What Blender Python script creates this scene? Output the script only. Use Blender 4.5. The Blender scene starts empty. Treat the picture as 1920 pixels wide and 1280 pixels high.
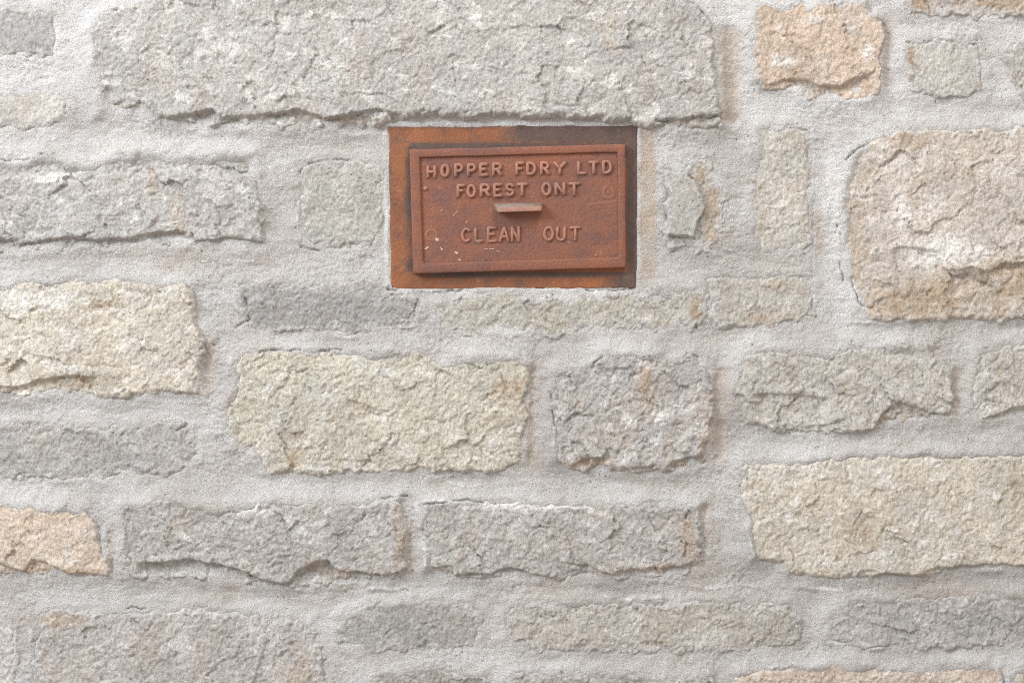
import bpy, math
import numpy as np
from mathutils import Vector

# ---------------------------------------------------------------- scene, camera, light
scene = bpy.context.scene
S = 0.00064                      # metres per measuring unit (one photo pixel on the wall)
Z0 = 1.20                        # height of the picture centre above the floor
DIST = 1.7067
scene.view_settings.view_transform = 'Standard'
scene.view_settings.look = 'None'
scene.view_settings.exposure = 0.28
scene.view_settings.gamma = 1.0
scene.view_settings.use_curve_mapping = False
scene.render.engine = 'CYCLES'
scene.cycles.use_denoising = False
scene.cycles.pixel_filter_type = 'BLACKMAN_HARRIS'
scene.cycles.filter_width = 0.95

cam_d = bpy.data.cameras.new("camera")
cam_d.lens = 50.0; cam_d.sensor_width = 36.0
cam_d.clip_start = 0.05; cam_d.clip_end = 100.0
cam = bpy.data.objects.new("camera", cam_d)
cam.location = (0.0, -(DIST + 0.008), Z0)
cam.rotation_euler = (math.radians(90), 0, 0)
scene.collection.objects.link(cam)
scene.camera = cam

world = bpy.data.worlds.new("World"); scene.world = world
world.use_nodes = True
wb = world.node_tree.nodes["Background"]
# room light: pale ceiling above, warm floor below, an even blend between
wn, wl = world.node_tree.nodes, world.node_tree.links
w_tc = wn.new('ShaderNodeTexCoord'); w_sep = wn.new('ShaderNodeSeparateXYZ'); w_mr = wn.new('ShaderNodeMapRange')
w_mr.inputs['From Min'].default_value = -0.9; w_mr.inputs['From Max'].default_value = 0.9
w_mix = wn.new('ShaderNodeMix'); w_mix.data_type = 'RGBA'
w_mix.inputs[6].default_value = (0.90, 0.77, 0.66, 1); w_mix.inputs[7].default_value = (1.0, 1.0, 1.0, 1)
wl.new(w_tc.outputs['Generated'], w_sep.inputs[0]); wl.new(w_sep.outputs['Z'], w_mr.inputs['Value'])
wl.new(w_mr.outputs['Result'], w_mix.inputs[0]); wl.new(w_mix.outputs[2], wb.inputs['Color'])
wb.inputs["Strength"].default_value = 0.66

def area(name, loc, target, size, power, color):
    d = bpy.data.lights.new(name, 'AREA'); d.shape = 'RECTANGLE'
    d.size = size[0]; d.size_y = size[1]; d.energy = power; d.color = color
    o = bpy.data.objects.new(name, d); scene.collection.objects.link(o)
    o.location = loc
    o.rotation_euler = (Vector(target) - Vector(loc)).to_track_quat('-Z', 'Y').to_euler()
    return o
area("window_light", (-2.75, -2.0, Z0 + 1.75), (0, 0, Z0), (1.3, 1.3), 128.0, (0.90, 0.955, 1.0))
area("ceiling_lamp", (0.55, -1.15, Z0 + 2.1), (0, 0, Z0), (0.5, 0.5), 27.0, (1.0, 0.93, 0.85))

# ---------------------------------------------------------------- numpy noise
def _hash(ix, iy, seed):
    n = (ix.astype(np.int64) * 374761393 + iy.astype(np.int64) * 668265263 + int(seed) * 2246822519) & 0xFFFFFFFF
    n = ((n ^ (n >> 13)) * 1274126177) & 0xFFFFFFFF
    n = ((n ^ (n >> 16)) * 2654435761) & 0xFFFFFFFF
    return ((n ^ (n >> 15)) & 0xFFFFFF).astype(np.float64) / 0xFFFFFF

def perlin(x, y, seed):
    xi = np.floor(x); yi = np.floor(y); fx = x - xi; fy = y - yi
    xi = xi.astype(np.int64); yi = yi.astype(np.int64)
    u = fx*fx*fx*(fx*(fx*6-15)+10); v = fy*fy*fy*(fy*(fy*6-15)+10)
    def g(ax, ay, dx, dy):
        a = _hash(ax, ay, seed) * 6.2831853
        return np.cos(a)*dx + np.sin(a)*dy
    n00 = g(xi, yi, fx, fy); n10 = g(xi+1, yi, fx-1, fy)
    n01 = g(xi, yi+1, fx, fy-1); n11 = g(xi+1, yi+1, fx-1, fy-1)
    return ((n00*(1-u)+n10*u)*(1-v) + (n01*(1-u)+n11*u)*v) * 1.5

def fbm(x, y, scale, seed, octaves=3, gain=0.5):
    r = 0; a = 1.0; s = scale
    for i in range(octaves):
        r = r + a * perlin(x/s + 13.7*i, y/s - 7.1*i, seed + 17*i); a *= gain; s *= 0.5
    return r

def facets(x, y, cell, seed, slope=0.10, offs=1.0):
    """Broken-stone facets: every jittered cell is its own tilted plane."""
    gx = x/cell; gy = y/cell; ix = np.floor(gx).astype(np.int64); iy = np.floor(gy).astype(np.int64)
    best = np.full(x.shape, 1e9); out = np.zeros(x.shape)
    for dx in (-1, 0, 1):
        for dy in (-1, 0, 1):
            cx = ix+dx; cy = iy+dy
            px = cx + _hash(cx, cy, seed); py = cy + _hash(cx, cy, seed+1)
            ex = gx-px; ey = gy-py; d = ex*ex+ey*ey
            h = (_hash(cx, cy, seed+2)-0.5)*2*slope*cell*ex + (_hash(cx, cy, seed+3)-0.5)*2*slope*cell*ey \
                + (_hash(cx, cy, seed+4)-0.5)*2*offs
            m = d < best
            out = np.where(m, h, out); best = np.where(m, d, best)
    return out

def sstep(a, b, x):
    t = np.clip((x-a)/(b-a), 0, 1); return t*t*(3-2*t)

def sdf(px, py, poly):
    """signed distance, positive inside."""
    P = np.array(poly, float); Q = np.roll(P, -1, 0)
    d = np.full(px.shape, 1e12); inside = np.zeros(px.shape, bool)
    for (ax, ay), (bx, by) in zip(P, Q):
        ex, ey = bx-ax, by-ay; wx, wy = px-ax, py-ay
        t = np.clip((wx*ex+wy*ey)/(ex*ex+ey*ey+1e-9), 0, 1)
        d = np.minimum(d, (wx-ex*t)**2+(wy-ey*t)**2)
        if ay != by:
            c = ((ay > py) != (by > py)) & (px < (bx-ax)*(py-ay)/(by-ay)+ax)
            inside ^= c
    d = np.sqrt(d)
    return np.where(inside, d, -d)

def line_dist(px, py, pl):
    d = np.full(px.shape, 1e12)
    for (ax, ay), (bx, by) in zip(pl[:-1], pl[1:]):
        ex, ey = bx-ax, by-ay; wx, wy = px-ax, py-ay
        t = np.clip((wx*ex+wy*ey)/(ex*ex+ey*ey+1e-9), 0, 1)
        d = np.minimum(d, (wx-ex*t)**2+(wy-ey*t)**2)
    return np.sqrt(d)

# ---------------------------------------------------------------- node helpers / materials
def new_mat(name):
    m = bpy.data.materials.new(name); m.use_nodes = True
    nt = m.node_tree
    return m, nt, nt.nodes["Principled BSDF"]
def N(nt, t, **kw):
    n = nt.nodes.new(t)
    for k, v in kw.items(): setattr(n, k, v)
    return n
def setin(n, **kw):
    for k, v in kw.items(): n.inputs[k.replace('_', ' ')].default_value = v
def noise(nt, vec, scale, detail=4, rough=0.6, dist=0.0):
    n = N(nt, 'ShaderNodeTexNoise'); setin(n, Scale=scale, Detail=detail, Roughness=rough, Distortion=dist)
    nt.links.new(vec, n.inputs['Vector']); return n.outputs['Fac']
def ramp(nt, fac, stops):
    r = N(nt, 'ShaderNodeValToRGB'); e = r.color_ramp.elements
    while len(e) < len(stops): e.new(0.5)
    for el, (p, c) in zip(e, stops):
        el.position = p; el.color = (c, c, c, 1) if isinstance(c, (int, float)) else (*c, 1)
    nt.links.new(fac, r.inputs['Fac']); return r.outputs['Color']
def mix(nt, fac, a, b, mode='MIX'):
    n = N(nt, 'ShaderNodeMix', data_type='RGBA', blend_type=mode)
    for i, v in ((0, fac), (6, a), (7, b)):
        if hasattr(v, 'is_linked'): nt.links.new(v, n.inputs[i])
        elif isinstance(v, (int, float)): n.inputs[i].default_value = v
        else: n.inputs[i].default_value = (*v, 1)
    return n.outputs[2]
def mth(nt, op, a, b=0.0):
    n = N(nt, 'ShaderNodeMath', operation=op)
    for i, v in ((0, a), (1, b)):
        if hasattr(v, 'is_linked'): nt.links.new(v, n.inputs[i])
        else: n.inputs[i].default_value = v
    return n.outputs[0]
def mapping(nt, vec, scale=(1, 1, 1), rot=(0, 0, 0)):
    n = N(nt, 'ShaderNodeMapping'); n.inputs['Scale'].default_value = scale; n.inputs['Rotation'].default_value = rot
    nt.links.new(vec, n.inputs['Vector']); return n.outputs['Vector']
def coords(nt, randomise=True):
    tc = N(nt, 'ShaderNodeTexCoord')
    if not randomise: return tc.outputs['Object'], None
    oi = N(nt, 'ShaderNodeObjectInfo')
    sc_ = mth(nt, 'MULTIPLY', oi.outputs['Random'], 31.0)
    va = N(nt, 'ShaderNodeVectorMath', operation='ADD')
    nt.links.new(tc.outputs['Object'], va.inputs[0]); nt.links.new(sc_, va.inputs[1])
    return va.outputs['Vector'], oi
def bump(nt, bsdf, height, dist, strength=1.0, prev=None):
    b = N(nt, 'ShaderNodeBump'); b.inputs['Distance'].default_value = dist; b.inputs['Strength'].default_value = strength
    nt.links.new(height, b.inputs['Height'])
    if prev is not None: nt.links.new(prev, b.inputs['Normal'])
    nt.links.new(b.outputs['Normal'], bsdf.inputs['Normal']); return b.outputs['Normal']
def attr(nt, name):
    a = N(nt, 'ShaderNodeAttribute', attribute_type='OBJECT'); a.attribute_name = name; return a.outputs['Fac']

def stone_material():
    m, nt, b = new_mat("limestone")
    vec, oi = coords(nt)
    col = oi.outputs['Color']
    ra = N(nt, 'ShaderNodeAttribute', attribute_type='GEOMETRY'); ra.attribute_name = 'patches'
    rs = N(nt, 'ShaderNodeSeparateColor'); nt.links.new(ra.outputs['Color'], rs.inputs['Color'])
    # broad tonal drift
    col = mix(nt, 1.0, col, ramp(nt, noise(nt, vec, 15, 5, 0.65), [(0.3, 0.80), (0.7, 1.12)]), 'MULTIPLY')
    # ochre iron staining in uneven, mostly upright streaks
    st = noise(nt, mapping(nt, vec, (1.6, 1, 0.75), (0, 0.35, 0)), 21, 5, 0.65, 0.5)
    stm = mth(nt, 'MULTIPLY', ramp(nt, st, [(0.50, 0.0), (0.66, 1.0)]), attr(nt, 'ochre'))
    col = mix(nt, stm, col, mix(nt, 0.62, col, (0.37, 0.275, 0.185)))
    ir = mth(nt, 'ADD', mth(nt, 'MULTIPLY', rs.outputs[0], 0.7), noise(nt, vec, 55, 5, 0.7, 0.3))
    col = mix(nt, ramp(nt, ir, [(0.60, 0.0), (1.1, 0.8)]), col, (0.40, 0.305, 0.215))
    # cool clay-grey patches
    cg = ramp(nt, noise(nt, vec, 26, 4, 0.6), [(0.52, 0.0), (0.68, 0.55)])
    col = mix(nt, cg, col, mix(nt, 0.6, col, (0.44, 0.455, 0.46)))
    # pale calcite and mortar-haze patches
    wh = noise(nt, mapping(nt, vec, (1, 1, 1.3), (0, -0.5, 0)), 36, 6, 0.68, 0.3)
    whm = mth(nt, 'MULTIPLY', ramp(nt, wh, [(0.54, 0.0), (0.62, 0.72)]), attr(nt, 'calcite'))
    col = mix(nt, whm, col, (0.72, 0.705, 0.68))
    lm = mth(nt, 'ADD', mth(nt, 'MULTIPLY', rs.outputs[1], 0.6), noise(nt, vec, 70, 6, 0.72, 0.3))
    col = mix(nt, ramp(nt, lm, [(0.74, 0.0), (1.0, 0.8)]), col, (0.74, 0.725, 0.70))
    # mortar residue smeared over the margins
    rn = mth(nt, 'ADD', mth(nt, 'MULTIPLY', rs.outputs[2], 0.55), noise(nt, vec, 48, 5, 0.7, 0.4))
    col = mix(nt, ramp(nt, rn, [(0.66, 0.0), (0.84, 0.88)]), col, (0.475, 0.462, 0.450))
    # grain
    col = mix(nt, 0.75, col, mix(nt, 1.0, col, ramp(nt, noise(nt, vec, 260, 3, 0.7), [(0.28, 0.60), (0.72, 1.35)]), 'MULTIPLY'))
    sp = N(nt, 'ShaderNodeTexVoronoi'); sp.inputs['Scale'].default_value = 95; nt.links.new(vec, sp.inputs['Vector'])
    dk = mth(nt, 'MULTIPLY', ramp(nt, sp.outputs['Distance'], [(0.05, 1.0), (0.11, 0.0)]),
             ramp(nt, noise(nt, vec, 40, 2), [(0.60, 0.0), (0.68, 0.65)]))
    col = mix(nt, dk, col, (0.16, 0.15, 0.145))
    nt.links.new(col, b.inputs['Base Color'])
    setin(b, Roughness=0.86); b.inputs['Specular IOR Level'].default_value = 0.28
    n1 = bump(nt, b, noise(nt, mapping(nt, vec, (1.5, 1, 0.7), (0, -0.65, 0)), 200, 5, 0.66, 0.5), 0.0028, 0.95)
    bump(nt, b, noise(nt, vec, 700, 3, 0.7), 0.0010, 0.9, n1)
    return m

def mortar_material():
    m, nt, b = new_mat("lime_mortar")
    vec, _ = coords(nt, False)
    col = mix(nt, ramp(nt, noise(nt, mapping(nt, vec, (0.7, 1, 1.3)), 9, 5, 0.62), [(0.36, 0.0), (0.62, 1.0)]), (0.415, 0.396, 0.382), (0.540, 0.535, 0.530))
    tan = ramp(nt, noise(nt, mapping(nt, vec, (1, 1, 2.0)), 11, 4, 0.6), [(0.50, 0.0), (0.70, 0.5)])
    col = mix(nt, tan, col, (0.41, 0.355, 0.305))
    a = N(nt, 'ShaderNodeAttribute', attribute_type='GEOMETRY'); a.attribute_name = 'finish'
    sep = N(nt, 'ShaderNodeSeparateColor'); nt.links.new(a.outputs['Color'], sep.inputs['Color'])
    col = mix(nt, sep.outputs[0], col, (0.66, 0.66, 0.668))          # paler mortar, with light and highlights put into the colour
    col = mix(nt, sep.outputs[1], col, (0.42, 0.335, 0.265))          # sandy smooth pointing, and shade bands beside stones put into the colour
    sm = ramp(nt, noise(nt, mapping(nt, vec, (1, 1, 5.0)), 30, 4, 0.6), [(0.58, 0.0), (0.72, 0.55)])
    col = mix(nt, sm, col, (0.56, 0.55, 0.54))
    col = mix(nt, 0.7, col, mix(nt, 1.0, col, ramp(nt, noise(nt, vec, 520, 2, 0.8), [(0.28, 0.60), (0.72, 1.36)]), 'MULTIPLY'))
    nt.links.new(col, b.inputs['Base Color'])
    setin(b, Roughness=0.9); b.inputs['Specular IOR Level'].default_value = 0.22
    n1 = bump(nt, b, noise(nt, vec, 420, 3, 0.75), 0.0026, 1.0)
    n1 = bump(nt, b, noise(nt, mapping(nt, vec, (0.22, 1, 1.4)), 190, 4, 0.65, 0.6), 0.0007, 0.4, n1)
    bump(nt, b, noise(nt, vec, 800, 2, 0.7), 0.0005, 0.8, n1)
    return m

MAT_STONE = stone_material(); MAT_MORTAR = mortar_material()

def iron_material(name, kind):
    m, nt, b = new_mat(name)
    vec, _ = coords(nt, False)
    big = noise(nt, vec, 16, 4, 0.6)
    if kind == 'frame':
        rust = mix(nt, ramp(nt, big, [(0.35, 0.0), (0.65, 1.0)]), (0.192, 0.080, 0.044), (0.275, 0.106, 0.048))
        a = N(nt, 'ShaderNodeAttribute', attribute_type='GEOMETRY'); a.attribute_name = 'scorch_shade'
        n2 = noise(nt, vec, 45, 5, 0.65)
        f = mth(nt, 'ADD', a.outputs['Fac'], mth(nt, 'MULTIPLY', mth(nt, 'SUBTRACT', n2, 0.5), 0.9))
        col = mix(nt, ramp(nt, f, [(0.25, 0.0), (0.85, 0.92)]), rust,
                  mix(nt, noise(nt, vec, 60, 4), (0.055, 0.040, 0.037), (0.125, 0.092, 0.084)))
    else:
        c1, c2, c3 = {'door': ((0.195, 0.086, 0.060), (0.236, 0.092, 0.055), (0.140, 0.073, 0.065)),
                      'letter': ((0.300, 0.150, 0.108), (0.330, 0.158, 0.112), (0.250, 0.132, 0.104)),
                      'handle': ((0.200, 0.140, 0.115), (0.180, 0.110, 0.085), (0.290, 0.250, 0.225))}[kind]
        col = mix(nt, ramp(nt, big, [(0.38, 0.0), (0.62, 1.0)]), c1, c2)
        col = mix(nt, ramp(nt, noise(nt, mapping(nt, vec, (0.8, 1, 1.5)), 30, 5, 0.65), [(0.45, 0.0), (0.68, 0.9)]), col, c3)
    col = mix(nt, ramp(nt, noise(nt, vec, 130, 4, 0.7), [(0.62, 0.0), (0.75, 0.35)]), col, (0.42, 0.27, 0.20))
    col = mix(nt, 0.8, col, mix(nt, 1.0, col, ramp(nt, noise(nt, vec, 420, 3, 0.7), [(0.28, 0.72), (0.72, 1.28)]), 'MULTIPLY'))
    if kind in ('door', 'letter'):
        ge = N(nt, 'ShaderNodeNewGeometry')      # rubbed arrises
        wr = mth(nt, 'MULTIPLY', ramp(nt, ge.outputs['Pointiness'], [(0.503, 0.0), (0.545, 1.0)]), ramp(nt, noise(nt, vec, 90, 4, 0.7), [(0.35, 0.15), (0.65, 0.8)]))
        col = mix(nt, wr, col, (0.44, 0.27, 0.205))
    nt.links.new(col, b.inputs['Base Color'])
    nt.links.new(ramp(nt, noise(nt, vec, 80, 3), [(0.3, 0.42), (0.7, 0.66)]), b.inputs['Roughness'])
    b.inputs['Specular IOR Level'].default_value = 0.25
    n1 = bump(nt, b, noise(nt, vec, 240, 5, 0.65), 0.0013, 0.8)
    bump(nt, b, noise(nt, vec, 900, 2, 0.7), 0.0003, 0.6, n1)
    return m
MAT_FRAME = iron_material("rusted_scorched_shaded_iron", 'frame')
MAT_DOOR = iron_material("red_oxide_iron", 'door')
MAT_LETTER = iron_material("worn_red_oxide_iron", 'letter')
MAT_HANDLE = iron_material("grey_handle_iron", 'handle')
def plain(name, c, r):
    m, nt, b = new_mat(name); vec, _ = coords(nt, False)
    nt.links.new(mix(nt, noise(nt, vec, 300, 3), tuple(v*0.8 for v in c), c), b.inputs['Base Color'])
    setin(b, Roughness=r); return m
MAT_SPLASH = plain("dried_lime_splash", (0.50, 0.40, 0.32), 0.9)

# ---------------------------------------------------------------- object helpers
def link(o, parent=None):
    scene.collection.objects.link(o)
    if parent is not None: o.parent = parent
    return o
def grid_mesh(name, X, Y, Z, mask):
    """mesh of the masked quads of a (rows, cols) vertex sheet."""
    R, C = X.shape
    idx = np.arange(R*C).reshape(R, C)
    q = np.stack([idx[:-1, :-1], idx[1:, :-1], idx[1:, 1:], idx[:-1, 1:]], -1)[mask]
    used = np.zeros(R*C, bool); used[q.ravel()] = True
    remap = np.cumsum(used)-1
    co = np.stack([X.ravel()[used], Y.ravel()[used], Z.ravel()[used]], -1).astype(np.float32)
    q = remap[q].astype(np.int32)
    me = bpy.data.meshes.new(name)
    me.vertices.add(len(co)); me.vertices.foreach_set('co', co.ravel())
    me.loops.add(q.size); me.loops.foreach_set('vertex_index', q.ravel())
    me.polygons.add(len(q)); me.polygons.foreach_set('loop_start', np.arange(0, q.size, 4, dtype=np.int32))
    me.polygons.foreach_set('use_smooth', np.ones(len(q), bool))
    me.update(calc_edges=True)
    return me, used
def poly_mesh(name, verts, faces, smooth=True):
    me = bpy.data.meshes.new(name); me.from_pydata(verts, [], faces)
    for p in me.polygons: p.use_smooth = smooth
    me.update(); return me

# ---------------------------------------------------------------- the wall: stones measured in photo units
# key: outline, height mm, edge softness, colour, ochre, calcite, ledges [(line, drop mm)], roughness
GREY = (0.475, 0.452, 0.418); DARK = (0.405, 0.392, 0.378); CREAM = (0.615, 0.555, 0.452); OLIVE = (0.505, 0.470, 0.395)
PEACH = (0.64, 0.49, 0.365); PALE = (0.560, 0.535, 0.500); WARM = (0.520, 0.470, 0.415)
STONES = [
 dict(p=[(-150,20),(0,15),(40,12),(80,15),(95,35),(102,65),(98,95),(75,102),(40,97),(0,105),(-150,105)], h=5, w=10, c=(0.40,0.39,0.38), o=.5, k=.3, r=.8),
 dict(p=[(172,60),(182,27),(225,14),(275,4),(330,-30),(800,-62),(1270,-30),(1300,5),(1326,32),(1336,80),(1341,140),(1348,205),(1356,240),(1300,243),(1225,238),(1130,222),(1000,218),(850,217),(790,212),(735,232),(640,237),(520,239),(420,238),(330,232),(295,222),(268,195),(240,205),(190,214),(182,190),(176,120)],
      h=20, w=9, c=(0.475,0.455,0.425), o=.55, k=.85, r=1.05, bl=(172, 330, 12),
      l=[([(185,206),(205,198),(240,184)],8),([(300,226),(335,217),(400,205),(415,222),(520,212),(560,205),(592,216),(612,222),(640,216),(705,206),(760,214)],11),([(1222,226),(1280,222),(1352,216)],10)]),
 dict(p=[(1414,77),(1418,20),(1428,8),(1468,18),(1482,7),(1502,5),(1515,17),(1535,7),(1565,5),(1596,10),(1622,7),(1633,27),(1653,40),(1655,67),(1649,121),(1653,161),(1649,175),(1633,183),(1582,185),(1532,186),(1508,178),(1495,168),(1468,165),(1431,165),(1421,148),(1414,101)],
      h=13, w=6, c=PEACH, o=.45, k=.45, r=1.0, n="peach-coloured sandstone block",
      l=[([(1425,161),(1458,153),(1471,146),(1515,151),(1535,158),(1579,161),(1582,155),(1613,143),(1636,134),(1650,112)],8)]),
 dict(p=[(1700,-70),(1703,5),(1715,20),(1800,23),(1920,24),(2100,22),(2100,-70)], h=8, w=6, c=WARM, o=.9, k=.2, r=1.2),
 dict(p=[(1705,76),(1720,80),(1760,78),(1800,73),(1828,79),(1838,118),(1848,145),(1845,163),(1818,180),(1777,183),(1744,178),(1712,166),(1702,130)], h=7, w=9, c=(0.545,0.53,0.48), o=.4, k=.3, r=.8),
 dict(p=[(1886,100),(1905,84),(1960,78),(2090,80),(2090,185),(1915,182),(1898,150)], h=7, w=10, c=GREY, o=.3, k=.3, r=.9),
 dict(p=[(-150,175),(0,172),(30,165),(90,170),(118,178),(123,215),(115,234),(60,242),(0,245),(-150,243)], h=4.6, w=18, c=(0.53,0.51,0.465), o=.5, k=.2, r=.7),
 dict(p=[(-150,296),(0,300),(30,310),(60,300),(85,287),(120,300),(160,312),(228,290),(300,288),(350,295),(400,290),(440,288),(474,292),(480,330),(487,380),(488,420),(494,446),(488,456),(450,462),(400,456),(300,460),(200,464),(100,468),(50,472),(0,471),(-150,470)],
      h=13, w=8, c=(0.465,0.448,0.42), o=.6, k=.7, r=1.2,
      l=[([(-150,446),(22,447),(42,457),(75,450),(130,443),(180,448),(235,446),(290,435),(362,434),(364,452),(400,448),(430,445),(492,450)],9)], t=[([(-150,338),(60,330),(150,326),(260,332),(330,318),(400,335),(476,330)],5)]),
 dict(p=[(560,310),(575,302),(640,300),(700,303),(718,312),(720,380),(716,440),(700,455),(640,464),(590,457),(565,442),(561,380)], h=4.2, w=14, c=(0.445,0.435,0.385), o=.5, k=.25, r=.95),
 dict(p=[(1246,318),(1280,318),(1295,303),(1308,299),(1328,303),(1337,330),(1341,352),(1358,365),(1357,395),(1350,430),(1345,455),(1325,470),(1308,472),(1298,456),(1262,462),(1244,452),(1247,386)], h=5.5, w=7, c=(0.45,0.445,0.41), o=.3, k=.15, r=1.1,
      pl=[([(1248,321),(1275,321),(1291,324),(1308,346),(1322,386),(1309,418),(1302,447),(1247,441),(1251,418),(1247,386),(1256,371),(1248,355)],6, .35)]),
 dict(p=[(1424,245),(1440,238),(1490,242),(1512,246),(1522,270),(1520,330),(1518,370),(1526,420),(1531,455),(1510,468),(1470,475),(1430,470),(1412,455),(1413,380),(1416,330),(1424,300)], h=4.4, w=13, c=(0.53,0.50,0.43), o=.7, k=.4, r=.95),
 dict(p=[(1600,290),(1625,275),(1650,255),(1690,245),(1740,240),(1800,243),(1920,240),(2100,240),(2100,600),(1920,598),(1800,600),(1720,602),(1640,602),(1615,580),(1600,545),(1585,500),(1578,440),(1578,380),(1590,330)],
      h=14, w=10, c=(0.61,0.545,0.475), o=.95, k=.55, r=1.0, bl=(1585, 1690, 7),
      l=[([(1667,468),(1690,461),(1715,462),(1740,469),(1765,468)],5),([(1770,508),(1820,499),(1850,508),(1880,493),(1930,489),(2000,495),(2100,490)],7)]),
 dict(p=[(-150,535),(0,537),(20,537),(50,522),(100,525),(140,522),(190,530),(220,525),(280,530),(340,530),(358,545),(365,600),(378,625),(378,660),(373,700),(370,715),(373,737),(350,739),(310,734),(285,737),(250,742),(215,748),(180,743),(150,738),(100,738),(50,742),(0,742),(-150,740)],
      h=15, w=10, c=(0.63,0.575,0.465), o=.5, k=.85, r=1.2,
      l=[([(-150,726),(0,722),(30,725),(60,715),(100,705),(140,703),(192,706)],8)]),
 dict(p=[(445,540),(470,532),(520,535),(600,538),(700,533),(735,543),(775,560),(780,590),(765,610),(720,617),(640,619),(560,617),(480,619),(460,605),(440,570)], h=5, w=9, c=(0.335,0.325,0.312), o=.4, k=.2, r=1.1),
 dict(p=[(813,570),(850,558),(900,553),(980,556),(1060,558),(1150,556),(1240,550),(1300,543),(1322,533),(1327,580),(1322,602),(1300,613),(1200,616),(1100,614),(1050,621),(1000,623),(900,623),(850,619),(826,605)], h=4.5, w=9, c=(0.46,0.435,0.36), o=.55, k=.45, r=1.05),
 dict(p=[(1331,530),(1360,518),(1420,515),(1480,512),(1520,515),(1528,560),(1533,595),(1500,605),(1450,610),(1400,613),(1350,612),(1333,600)], h=4.5, w=12, c=(0.51,0.48,0.415), o=.7, k=.3, r=1.0),
 dict(p=[(-150,800),(0,800),(60,797),(170,800),(240,803),(340,798),(362,810),(366,840),(360,870),(340,885),(250,893),(180,895),(90,893),(0,890),(-150,890)], h=5, w=11, c=(0.40,0.386,0.366), o=.4, k=.3, r=1.1),
 dict(p=[(438,685),(450,665),(480,658),(520,654),(560,658),(600,655),(680,665),(740,652),(790,655),(805,668),(830,686),(870,674),(920,668),(970,672),(990,690),(993,720),(982,745),(986,790),(983,840),(970,870),(940,882),(900,886),(800,882),(700,884),(600,890),(540,887),(500,884),(485,866),(470,840),(440,836),(425,810),(422,770),(432,740),(440,710)],
      h=12, w=10, c=(0.565,0.525,0.42), o=.6, k=.75, r=1.15,
      l=[([(640,744),(680,755),(705,768),(735,765),(750,743)],3)]),
 dict(p=[(1042,695),(1100,690),(1125,672),(1140,660),(1180,665),(1240,668),(1260,680),(1300,665),(1325,690),(1335,720),(1337,770),(1326,830),(1324,868),(1312,874),(1270,882),(1200,884),(1130,878),(1080,883),(1045,864),(1040,800),(1035,745)],
      h=15, w=8, c=(0.475,0.448,0.42), o=.65, k=.65, r=1.25,
      l=[([(1062,874),(1085,862),(1110,857),(1142,852)],7),([(1146,882),(1200,875),(1240,866)],6),([(1243,877),(1262,862),(1290,858),(1326,848)],8)]),
 dict(p=[(1385,700),(1395,670),(1410,658),(1450,655),(1500,660),(1560,665),(1590,652),(1640,650),(1700,648),(1745,655),(1765,680),(1785,710),(1790,740),(1785,770),(1770,782),(1740,788),(1700,788),(1660,802),(1600,811),(1530,812),(1460,810),(1400,794),(1380,770),(1378,740)],
      h=14, w=9, c=(0.515,0.49,0.435), o=.55, k=.5, r=1.1,
      l=[([(1405,742),(1440,735),(1490,738),(1530,743),(1562,746)],5),([(1500,800),(1545,795),(1590,781)],4),([(1612,808),(1637,803),(1652,775),(1685,752),(1720,760),(1742,772),(1790,776)],9)]),
 dict(p=[(1835,665),(1870,650),(1920,640),(2080,640),(2080,778),(1920,782),(1880,788),(1845,792),(1825,770),(1815,730),(1830,700)], h=11, w=10, c=(0.53,0.51,0.46), o=.5, k=.5, r=1.1,
      l=[([(1838,786),(1870,775),(1895,765),(1920,759),(2080,764)],8)]),
 dict(p=[(-150,945),(0,938),(15,945),(40,956),(60,948),(75,955),(100,958),(125,950),(160,960),(178,985),(186,1010),(190,1030),(201,1055),(201,1078),(150,1078),(100,1077),(50,1073),(0,1078),(-150,1075)],
      h=14, w=6, c=(0.65,0.515,0.39), o=.5, k=.55, r=1.05, n="peach-coloured sandstone block",
      l=[([(-150,1058),(0,1055),(25,1062),(45,1069),(60,1047),(85,1052),(105,1062),(125,1073),(178,1073)],8)]),
 dict(p=[(228,970),(235,945),(280,943),(330,937),(380,950),(420,955),(460,950),(500,938),(560,945),(640,945),(720,940),(750,938),(758,960),(761,1000),(756,1040),(762,1070),(740,1081),(700,1085),(640,1092),(540,1099),(500,1094),(400,1087),(300,1083),(245,1080),(232,1050),(230,1010)],
      h=16, w=8, c=(0.455,0.432,0.405), o=.55, k=.65, r=1.2,
      l=[([(258,1054),(310,1052),(350,1047),(400,1055),(450,1065),(475,1079),(520,1091),(545,1089),(560,1068),(590,1050),(615,1046),(630,1066),(700,1075),(760,1071)],11)]),
 dict(p=[(795,965),(810,945),(860,940),(920,938),(990,942),(1050,945),(1120,945),(1200,942),(1290,945),(1310,955),(1313,1000),(1309,1050),(1300,1072),(1250,1082),(1160,1087),(1100,1083),(1040,1087),(950,1083),(880,1085),(830,1080),(805,1067),(800,1020),(790,990)],
      h=15, w=8, c=(0.462,0.438,0.41), o=.5, k=.6, r=1.1,
      l=[([(802,1060),(850,1060),(852,1078),(880,1072),(920,1075),(935,1065),(960,1062),(1000,1074),(1040,1081)],9),([(1044,1050),(1100,1058),(1150,1076),(1165,1066),(1200,1066),(1280,1059),(1310,1050)],7)]),
 dict(p=[(1388,875),(1400,868),(1450,862),(1500,865),(1550,860),(1600,855),(1700,850),(1800,852),(1920,848),(2110,850),(2110,1060),(1920,1066),(1860,1063),(1790,1068),(1740,1078),(1680,1083),(1620,1083),(1540,1084),(1480,1077),(1465,1053),(1415,1053),(1410,1010),(1395,950),(1383,910)],
      h=15, w=11, c=(0.65,0.60,0.49), o=.6, k=.95, r=1.0,
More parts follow.
